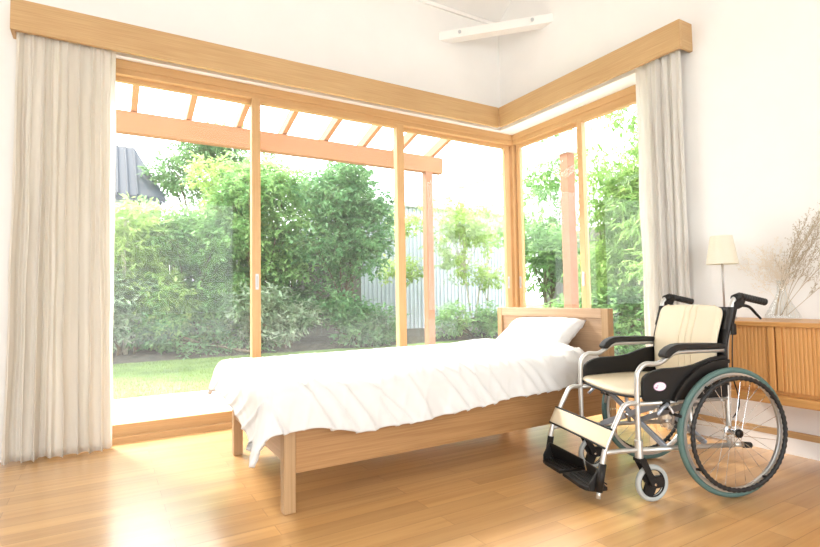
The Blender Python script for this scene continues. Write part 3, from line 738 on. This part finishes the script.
# --- cross braces
ia = T/2 - .055
for a in (.30, .10):
    for s_ in (1, -1):
        off = .012 * s_
        part(MB().bar((a + off, -ia * s_, .215), (a + off, ia * s_, .395), .012, .026), 'cross_brace', 'steel_blue', bevel=.003)
part(MB().tube([(.28, 0, .305), (.32, 0, .305)], .012, 12), 'pivot_bolt', 'chrome', smooth=True)
# --- seat: sling with cream top and dark edging
hw = T/2 - .055
def seat_top(u, v):
    a = lerp(.412, -.012, u); y = lerp(-hw, hw, v)
    z = .456 - .016 * (1 - (2*v - 1)**2) + .004 * u + .006 * sin(u * pi)
    if u < .05: z -= .012 * (1 - u/.05)
    return (a, y, z)
st = part(MB().grid(seat_top, 24, 24), 'seat', 'cream', smooth=True, solid=.014)
part(MB().grid(lambda u, v: (lambda p: (p[0] - .0, p[1] * 1.02, p[2] - .0145))(seat_top(u, v)), 24, 24), 'seat_edging', 'black_vinyl', st, smooth=True, solid=.006)
# --- backrest: black sling with a cream padded panel in front
def back_a(z): return -.018 - .055 * sstep(.60, .84, z) * 1.0
def bkf(y0, y1, z0, z1, off, sag=.02, rc=0):
    def fn(u, v):
        z = lerp(z0, z1, u); y = lerp(y0, y1, v)
        if rc:
            ez = min(z - z0, z1 - z)
            if ez < rc: k = 1 - (rc - sqrt(max(0, rc*rc - (rc - ez)**2))) / (abs(y1 - y0) / 2); y = (y0 + y1)/2 + (y - (y0 + y1)/2) * k
        return (back_a(z) + off - sag * (1 - (2*v - 1)**2), y, z)
    return fn
bw = T/2 - .05
bkr = part(MB().grid(bkf(-bw - .012, bw + .012, .46, .796, .004, .022), 20, 20), 'backrest', 'black_vinyl', smooth=True, solid=.012)
pn = MB()
def panel(u, v):
    p = list(bkf(-bw + .022, bw - .022, .455, .800, .024, .018, .045)(u, v))
    c = 2*v - 1
    for s0 in (-.20, .0, .20): p[0] -= .006 * math.exp(-((c - s0) / .035) ** 2)
    e = max(abs(2*u - 1), abs(c)); p[0] -= .010 * sstep(.88, 1, e)
    return p
part(pn.grid(panel, 36, 90), 'cushion_panel', 'cream', bkr, smooth=True, solid=.010)
for s_ in (1, -1):   # black pockets wrapping the posts
    part(MB().grid(lambda u, v: (back_a(lerp(.70, .797, u)) - .002 + .0165 * cos(2*pi*v), s_ * bw + .0175 * sin(2*pi*v), lerp(.70, .797, u)), 4, 16), 'post_sleeve', 'black_vinyl', bkr, smooth=True)
# --- calf strap between the hangers
h0, h1 = (.536, .303), (.570, .234)
def strap(w0, w1, off):
    def fn(u, v):
        a = lerp(h0[0], h1[0], lerp(w0, w1, u)); z = lerp(h0[1], h1[1], lerp(w0, w1, u))
        y = lerp(-T/2 + .036, T/2 - .036, v); 
        return (a + off + .002 - .012 * (1 - (2*v-1)**2), y, z + off * .4 - .004 * (1 - (2*v-1)**2))
    return fn
cst = part(MB().grid(strap(0, 1, .013), 8, 20), 'calf_strap', 'cream', smooth=True, solid=.005)
part(MB().grid(strap(-.07, .03, .0145), 2, 20).grid(strap(.97, 1.08, .0145), 2, 20), 'strap_binding', 'black_vinyl', cst, smooth=True, solid=.007)

# ------------------------------------------------------------------ outside: deck, lawn, soil, pergola
structure(MB().box(-6.8, 2.4, .13, 1.66, -.06, -.002).box(.13, 2.4, -3, .13, -.06, -.002).build('deck', M['deck']), 'pale terrace deck outside the windows')
structure(MB().box(-9, 9, 1.66, 5.1, -.12, -.04).box(-9, 9, 1.5, 20, -.2, -.1).build('lawn', M['lawn']), 'mown green lawn')
structure(MB().grid(lambda u, v: (lerp(-9, 6, u), lerp(5.0, 8.0, v), -.05 + .10 * sstep(0, .15, v) + .03 * noise.noise(Vector((u*30, v*8, 0)))), 60, 20).build('flower_bed', M['soil'], smooth=True, recalc=False), 'dark soil under the shrubs')
structure(MB().box(2.4, 9, -6, 1.66, -.12, -.02).build('side_yard', M['soil']))
structure(MB().box(-40, 40, 20, 60, -.3, -.12).box(9, 40, -30, 20, -.3, -.12).build('ground', M['lawn']))
structure(MB().box(-40, -6.8, -40, 1.6, -.3, -.1).box(-6.8, 9, -40, -6.6, -.3, -.1).box(-40, -9, 1.6, 20, -.3, -.1).build('bounce_ground', M['deck']), 'unseen pale ground added for neutral bounce light')  # unseen ground, made pale so light bouncing indoors is not green
rnd = random.Random(11); g = MB()
for k in range(20000):
    x = rnd.uniform(-3.9, -.6); y = rnd.uniform(1.67, 5.0); a = rnd.uniform(0, 2*pi); h = rnd.uniform(.015, .035); w = .003
    lx, ly = rnd.gauss(0, .008), rnd.gauss(0, .008)
    g.add([(x - w*cos(a), y - w*sin(a), -.042), (x + w*cos(a), y + w*sin(a), -.042), (x + lx, y + ly, -.04 + h)], [(0, 1, 2)])
tag(g.build('grass', M['grass'], recalc=False), 'short grass on the sunny lawn beyond the deck', 'grass', kind='stuff')

pg = empty('pergola', (-1.6, 1.6, 0)); tag(pg, 'cedar pergola with long beam, rafters and post over the deck', 'pergola')
ox, oy = -1.6, 1.6
MB().box(-5.2 - ox, .30 - ox, 0, .095, 2.405, 2.602).build('beam', M['perg_x'], pg, bevel=.004)
for x in (.047, -4.9):
    MB().box(x - ox, x + .095 - ox, .0, .095, -.002, 2.405).build('post', M['perg_z'], pg, bevel=.003)
for k in range(-3, 8):
    x = -3.112 + .468 * k
    z0 = 2.602 + .054; sl = .28
    MB().bar((x - ox, 1.78 - oy, z0 - sl * .13), (x - ox, .20 - oy, z0 + sl * 1.45), .052, .105).build('rafter', M['perg_y'], pg, bevel=.002)
pp = empty('wooden_post', (1.0, .23, 0)); tag(pp, 'reddish wooden post under the white beam outside the side window', 'post')
MB().box(-.055, .055, -.055, .055, -.002, 2.40).build('shaft', M['perg_z'], pp, bevel=.004)
MB().box(-.075, .075, -.075, .075, -.002, .05).build('base_shoe', M['stone'], pp, bevel=.004)
ev = MB().box(.93, 1.05, -.06, 2.2, 2.402, 2.60)

# ------------------------------------------------------------------ fences and neighbouring buildings
def board_fence(name, p0, p1, h, label, mat, bwid=.14, cat='fence'):
    p0 = Vector(p0); p1 = Vector(p1); L = (p1 - p0).length; r = empty(name, p0, atan2(p1.y - p0.y, p1.x - p0.x)); tag(r, label, cat)
    m = MB(); n = int(L / bwid); rn = random.Random(4)
    for k in range(n): m.box(k*bwid + .004, (k+1)*bwid - .004, 0, .018, .03, h - rn.random() * .015)
    m.build('board_panel', mat, r)
    MB().box(0, n*bwid, .018, .05, h*.25, h*.25 + .07).box(0, n*bwid, .018, .05, h*.8, h*.8 + .07).build('rail', mat, r)
    k = 0.0
    while k <= L: MB().box(k - .04, k + .04, .02, .10, -.05, h + .03).build('post', mat, r); k += 1.9
    return r
board_fence('board_fence', (-8, 7.2, 0), (1.8, 7.2, 0), 2.15, 'weathered grey board fence behind the left shrubs', M['fence'])
board_fence('board_fence', (5.2, 4.8, 0), (3.6, -6, 0), 2.2, 'weathered grey board fence beyond the side window', M['fence'])
# pale ribbed neighbour's building
nb = empty('neighbouring_building', (2.0, 7.9, 0)); tag(nb, 'pale blue ribbed building behind the pergola post', 'building')
m = MB(); n = 46
m.box(0, 5.5, .05, 4, -.1, 3.25)
for k in range(n): m.box(k * .12, k * .12 + .035, .02, .05, -.1, 3.25)
m.build('wall', M['pale_siding'], nb)
MB().box(-.1, 5.6, -.12, 4.1, 3.25, 3.35).build('roof', M['white_paint'], nb)
# dark metal roofed house upper left
hs = empty('neighbouring_house', (-4, 13, 0)); tag(hs, 'grey metal-roofed house above the trees at upper left', 'house')
ox, oy = -4, 13
xe = -2.50
MB().box(-9 - ox, xe - .25 - ox, 11.2 - oy, 16 - oy, -.1, 3.6).build('wall', M['pale_siding'], hs)
rf = MB()
rid = (13.4, 5.43); ev_ = (10.9, 3.55); bk_ = (16.2, 3.55)
for (a, b2) in ((rid, ev_), (rid, bk_)):
    xr = xe - .12; xv = xe + .50
    rf.add([(-9 - ox, a[0] - oy, a[1]), (xr - ox, a[0] - oy, a[1]), (xv - ox, b2[0] - oy, b2[1]), (-9 - ox, b2[0] - oy, b2[1]),
            (-9 - ox, a[0] - oy, a[1] - .14), (xr - ox, a[0] - oy, a[1] - .14), (xv - ox, b2[0] - oy, b2[1] - .14), (-9 - ox, b2[0] - oy, b2[1] - .14)],
           [(0,3,2,1),(4,5,6,7),(0,1,5,4),(1,2,6,5),(2,3,7,6),(3,0,4,7)])
rf.add([(xe - .12 - ox, rid[0] - oy, rid[1]), (xe + .5 - ox, ev_[0] - oy, ev_[1]), (xe + .5 - ox, bk_[0] - oy, bk_[1])], [(0, 1, 2)])
rf.build('roof', M['metal_roof'], hs)
sm_ = MB(); x = xe - .14
while x > -8: sm_.bar((x - ox, rid[0] - oy, rid[1] + .02), (x - ox, ev_[0] - oy, ev_[1] + .02), .03, .05); x -= .22
sm_.build('roof_seams', M['metal_roof'], hs)
MB().prism([(11.2 - oy, 3.6), (13.4 - oy, 5.25), (15.8 - oy, 3.6)], xe - .27 - ox, xe - .25 - ox, 'yz').build('gable', M['pale_siding'], hs)

# ------------------------------------------------------------------ plants
DENS, LS = 2.3, 1.2
def leaf(m, c, d, s, rnd, wid=.42, fold=.25):
    d = d.normalized(); side = d.cross(Vector((rnd.gauss(0, .3), rnd.gauss(0, .3), 1)))
    if side.length < 1e-3: side = Vector((1, 0, 0))
    side.normalize(); nrm = side.cross(d)
    w = s * wid
    m.add([c, c + d * s * .45 + side * w * .5 + nrm * w * fold * .5, c + d * s, c + d * s * .45 - side * w * .5 + nrm * w * fold * .5], [(0, 1, 2), (0, 2, 3)])

def plant(name, base, blobs, nleaf, lsize, lmat, smat, label, cat, seed, stems=1, wid=.42, droop=.25, twig=.012, group=None, cluster=7, lean=.0, spreadstem=.12):
    """trunk and boughs reaching every blob of the crown, leaves in small sprays around twigs"""
    rnd = random.Random(seed); lsize *= LS; base = Vector(base); r = empty(name, base); tag(r, label, cat, group)
    wm = MB(); lm = MB()
    vol = [bx * by * bz for (_, _, _, bx, by, bz) in blobs]; tv = sum(v ** .75 for v in vol)
    tops = []
    for s in range(stems):
        bp = Vector((rnd.gauss(0, spreadstem), rnd.gauss(0, spreadstem), 0))
        tgt = Vector(blobs[s % len(blobs)][:3]); tops.append((bp, tgt))
        wm.tube([bp, bp.lerp(tgt, .35) + Vector((rnd.gauss(0, .05), rnd.gauss(0, .05), 0)), bp.lerp(tgt, .7), tgt], lambda t: twig * (2.2 - 1.6 * t), 6, sm=3)
    for i, (cx, cy, cz, rx, ry, rz) in enumerate(blobs):
        c = Vector((cx, cy, cz)); bp, tg = min(tops, key=lambda q: (q[1] - c).length)
        if (tg - c).length > .02:
            s = bp.lerp(tg, .55); wm.tube([s, s.lerp(c, .5) + Vector((0, 0, .05)), c], lambda t: twig * (1.1 - .6 * t), 5, sm=2)
        n = int(nleaf * DENS * vol[i] ** .75 / tv / cluster)
        for k in range(n):
            v = Vector((rnd.gauss(0, 1), rnd.gauss(0, 1), rnd.gauss(0, 1))).normalized() * (rnd.random() ** .45)
            p = c + Vector((v.x * rx, v.y * ry, v.z * rz))
            td = (Vector((v.x, v.y, v.z * .5)) + Vector((rnd.gauss(0, .4), rnd.gauss(0, .4), rnd.gauss(-.0, .3)))).normalized()
            tl = lsize * 1.6 * (.6 + .8 * rnd.random())
            if k % 3 == 0: wm.tube([p - td * tl * 1.2, p + td * tl], twig * .14, 3, cap=False)
            for j in range(cluster):
                q = p + td * tl * (j / cluster) 
                sd = Vector((rnd.gauss(0, 1), rnd.gauss(0, 1), rnd.gauss(0, .35))).normalized()
                leaf(lm, q, td * .6 + sd * .9 - Vector((0, 0, droop)), lsize * (.65 + .6 * rnd.random()), rnd, wid)
    wm.build('stem', smat, r, smooth=True); lm.build('foliage', lmat, r, recalc=False)
    return r

G = dict(
 yel=leaf_mat('leaf_yellow_green', (.38, .54, .17), (.58, .70, .28), .5),
 mid=leaf_mat('leaf_mid_green', (.21, .40, .15), (.42, .62, .24), .5),
 dark=leaf_mat('leaf_dark_green', (.13, .29, .13), (.28, .46, .21), .4, .4),
 far=leaf_mat('leaf_far_green', (.18, .34, .15), (.32, .48, .22), .4),
 pale=leaf_mat('leaf_variegated', (.26, .38, .22), (.55, .62, .45), .35),
 bamb=leaf_mat('leaf_bamboo', (.24, .42, .12), (.42, .58, .20), .5))
B1, B2 = M['bark'], M['pale_bark']
def blobs(rnd, n, X, Y, Z, R, taper=.0):
    out = []
    for k in range(n):
        z = rnd.uniform(*Z); t = (z - Z[0]) / (Z[1] - Z[0]); w = 1 - taper * abs(2*t - 1)
        out.append((rnd.uniform(*X) * w, rnd.uniform(*Y), z, R * rnd.uniform(.8, 1.3), R * rnd.uniform(.8, 1.2), R * rnd.uniform(.6, .9)))
    return out
R_ = random.Random(77)
plant('tree', (-3.4, 6.0, 0), blobs(R_, 17, (-.75, .95), (-.4, .4), (.9, 2.3), .42), 7200, .105, G['yel'], B1, 'light green broadleaf tree behind the window nearest the left curtain', 'tree', 1, 3)
plant('tree', (-2.1, 6.2, 0), blobs(R_, 16, (-.55, .75), (-.5, .4), (.8, 2.6), .45), 6800, .10, G['mid'], B1, 'bushy green tree in the middle of the left pane', 'tree', 2, 4)
plant('tree', (-.9, 6.0, 0), blobs(R_, 16, (-.7, .65), (-.5, .4), (.9, 3.25), .45), 6200, .10, G['mid'], B1, 'tall green tree behind the left window post', 'tree', 3, 4)
plant('tree', (-1.0, 6.5, 0), blobs(R_, 8, (-.6, .7), (-.2, .3), (2.4, 3.4), .40), 3200, .10, G['yel'], B1, 'yellow-green tree crown rising behind the bushy middle trees', 'tree', 13, 2)
plant('evergreen_tree', (.75, 5.7, 0), blobs(R_, 22, (-.85, .85), (-.5, .45), (.55, 3.35), .46, .25), 9000, .085, G['dark'], B1, 'dense dark evergreen tree seen through the middle pane', 'tree', 4, 3, wid=.5)
plant('evergreen_tree', (-.3, 6.6, 0), blobs(R_, 9, (-.6, .6), (-.3, .3), (.6, 2.3), .45), 3600, .09, G['dark'], B1, 'dark evergreen filling the gap behind the tall green tree', 'tree', 14, 2, wid=.5)
plant('tree', (-.2, 12.0, 0), blobs(R_, 14, (-1.6, 1.3), (-.6, .6), (3.8, 5.6), .62), 5200, .13, G['far'], B1, 'distant tree crown just under the pergola beam', 'tree', 5, 3, twig=.03)
plant('tree', (2.6, 10.5, 0), blobs(R_, 10, (-1.2, 1.2), (-.6, .6), (3.4, 4.7), .55), 2400, .12, G['far'], B1, 'distant pale tree right of the dark evergreen', 'tree', 6, 3, twig=.03)
# understorey
plant('shrub', (-3.05, 5.5, 0), blobs(R_, 9, (-.45, .5), (-.25, .25), (.3, 1.25), .25), 1700, .12, G['pale'], B1, 'variegated shrub with long pale leaves near the left curtain', 'shrub', 7, 4, wid=.28)
plant('shrub', (-2.0, 5.7, 0), blobs(R_, 10, (-.7, .7), (-.25, .25), (.2, .9), .28), 2800, .08, G['mid'], B1, 'low green shrub at the back of the lawn', 'shrub', 8, 4)
plant('shrub', (-.55, 5.4, 0), blobs(R_, 12, (-.7, .75), (-.25, .25), (.25, .85), .25), 2300, .11, G['pale'], B1, 'variegated shrub with silvery leaves right of the left window post', 'shrub', 9, 4, wid=.32)
plant('shrub', (-1.5, 5.35, 0), blobs(R_, 11, (-1.3, .9), (-.15, .2), (.08, .4), .22), 1500, .08, G['dark'], B1, 'low dark shrub behind the foot of the bed', 'shrub', 15, 3)
plant('shrub', (.9, 5.3, 0), blobs(R_, 10, (-.8, .8), (-.25, .25), (.15, .7), .26), 2300, .09, G['dark'], B1, 'low dark glossy shrub under the evergreen tree', 'shrub', 16, 3)
# right of the pergola post
plant('slender_tree', (4.15, 5.9, 0), blobs(R_, 20, (-.9, .95), (-.4, .4), (1.1, 3.2), .32), 2600, .10, G['yel'], B2, 'slender yellow-green tree in front of the pale building', 'tree', 10, 3, twig=.012)
plant('slender_tree', (2.5, 6.6, 0), blobs(R_, 5, (-.3, .4), (-.2, .2), (1.4, 3.0), .28), 700, .10, G['yel'], B2, 'thin-leaved young tree just right of the pergola post', 'tree', 17, 2, twig=.01)
plant('shrub', (3.6, 5.2, 0), blobs(R_, 8, (-.9, .6), (-.3, .3), (.15, .6), .28), 1500, .09, G['mid'], B1, 'low green shrub at the foot of the pale building', 'shrub', 18, 3)
# beyond the side window
plant('bushy_tree', (3.4, 2.9, 0), blobs(R_, 13, (-.45, .5), (-.6, .6), (.6, 3.5), .40), 4200, .09, G['mid'], B1, 'bushy tree behind the post outside the side window', 'tree', 11, 3)
plant('bamboo', (3.1, 1.1, 0), blobs(R_, 15, (-.4, .4), (-.55, .55), (.5, 3.7), .38), 4800, .11, G['bamb'], M['bamboo_stem'], 'leafy bamboo clump outside the side window', 'bamboo', 12, 7, wid=.22, twig=.009, spreadstem=.13, droop=.5)
plant('bamboo', (3.0, .1, 0), blobs(R_, 14, (-.4, .4), (-.6, .5), (.3, 3.7), .38), 4800, .11, G['bamb'], M['bamboo_stem'], 'second bamboo clump partly hidden by the right curtain', 'bamboo', 19, 7, wid=.22, twig=.009, spreadstem=.13, droop=.5)
plant('shrub', (2.6, 1.2, 0), blobs(R_, 9, (-.3, .3), (-.9, .8), (.1, .8), .28), 2400, .09, G['mid'], B1, 'green shrub low behind the headboard', 'shrub', 20, 4)
# white birch-like stem near the curtain and edging stones
st_ = MB(); st_.tube([(0, 0, -.05), (.02, 0, .8), (-.03, .02, 1.6), (.0, 0, 2.2)], lambda t: .045 * (1 - .5 * t), 10, sm=4)
o = st_.build('birch_trunk', M['pale_bark'], smooth=True); o.location = (-3.05, 5.6, 0); tag(o, 'pale slender tree trunk among shrubs by the left curtain', 'tree trunk')
# white eave over the post
o = ev.build('white_beam', M['white_paint'], recalc=False); tag(o, 'white painted beam resting on the reddish post outside the side window', 'beam')

# ------------------------------------------------------------------ light
w = bpy.data.worlds.new('sky'); scene.world = w; w.use_nodes = True; nt = w.node_tree
bg = nt.nodes['Background']; tc = nt.nodes.new('ShaderNodeTexCoord'); sp = nt.nodes.new('ShaderNodeSeparateXYZ'); nt.links.new(tc.outputs['Generated'], sp.inputs[0])
rp = nt.nodes.new('ShaderNodeValToRGB'); nt.links.new(sp.outputs['Z'], rp.inputs['Fac'])
rp.color_ramp.elements[0].position = 0; rp.color_ramp.elements[0].color = (.95, .98, 1, 1)
rp.color_ramp.elements[1].position = .75; rp.color_ramp.elements[1].color = (.52, .58, .64, 1)
e = rp.color_ramp.elements.new(.45); e.color = (.93, .97, 1, 1)
nt.links.new(rp.outputs['Color'], bg.inputs['Color']); bg.inputs['Strength'].default_value = 7.0
sd = bpy.data.lights.new('sun', 'SUN'); sd.energy = 13; sd.angle = radians(14); sd.color = (1, .95, .86)
so = bpy.data.objects.new('sun', sd); COL.objects.link(so)
so.rotation_euler = Vector((.26, -.68, -.68)).to_track_quat('-Z', 'Y').to_euler()
# light portals: window openings that guide sky sampling (they emit nothing themselves)
def portal(loc, rot, sx, sy):
    l = bpy.data.lights.new('portal', 'AREA'); l.shape = 'RECTANGLE'; l.size = sx; l.size_y = sy; l.cycles.is_portal = True
    o = bpy.data.objects.new('portal', l); COL.objects.link(o); o.location = loc; o.rotation_euler = rot
portal((-1.8, .14, 1.2), (radians(-90), 0, 0), 3.6, 2.3)
portal((.14, -.8, 1.2), (0, radians(90), 0), 2.3, 1.6)
portal((-3.6, YF - .16, 1.4), (radians(90), 0, 0), 4.8, 2.6)
portal((XL - .21, -3.6, 1.9), (0, radians(-90), 0), 2.0, 2.0)

scene.view_settings.view_transform = 'Standard'; scene.view_settings.look = 'None'
scene.view_settings.gamma = 1; scene.view_settings.exposure = -0.16; scene.view_settings.use_curve_mapping = False
scene.cycles.max_bounces = 10; scene.cycles.diffuse_bounces = 6; scene.cycles.transparent_max_bounces = 16
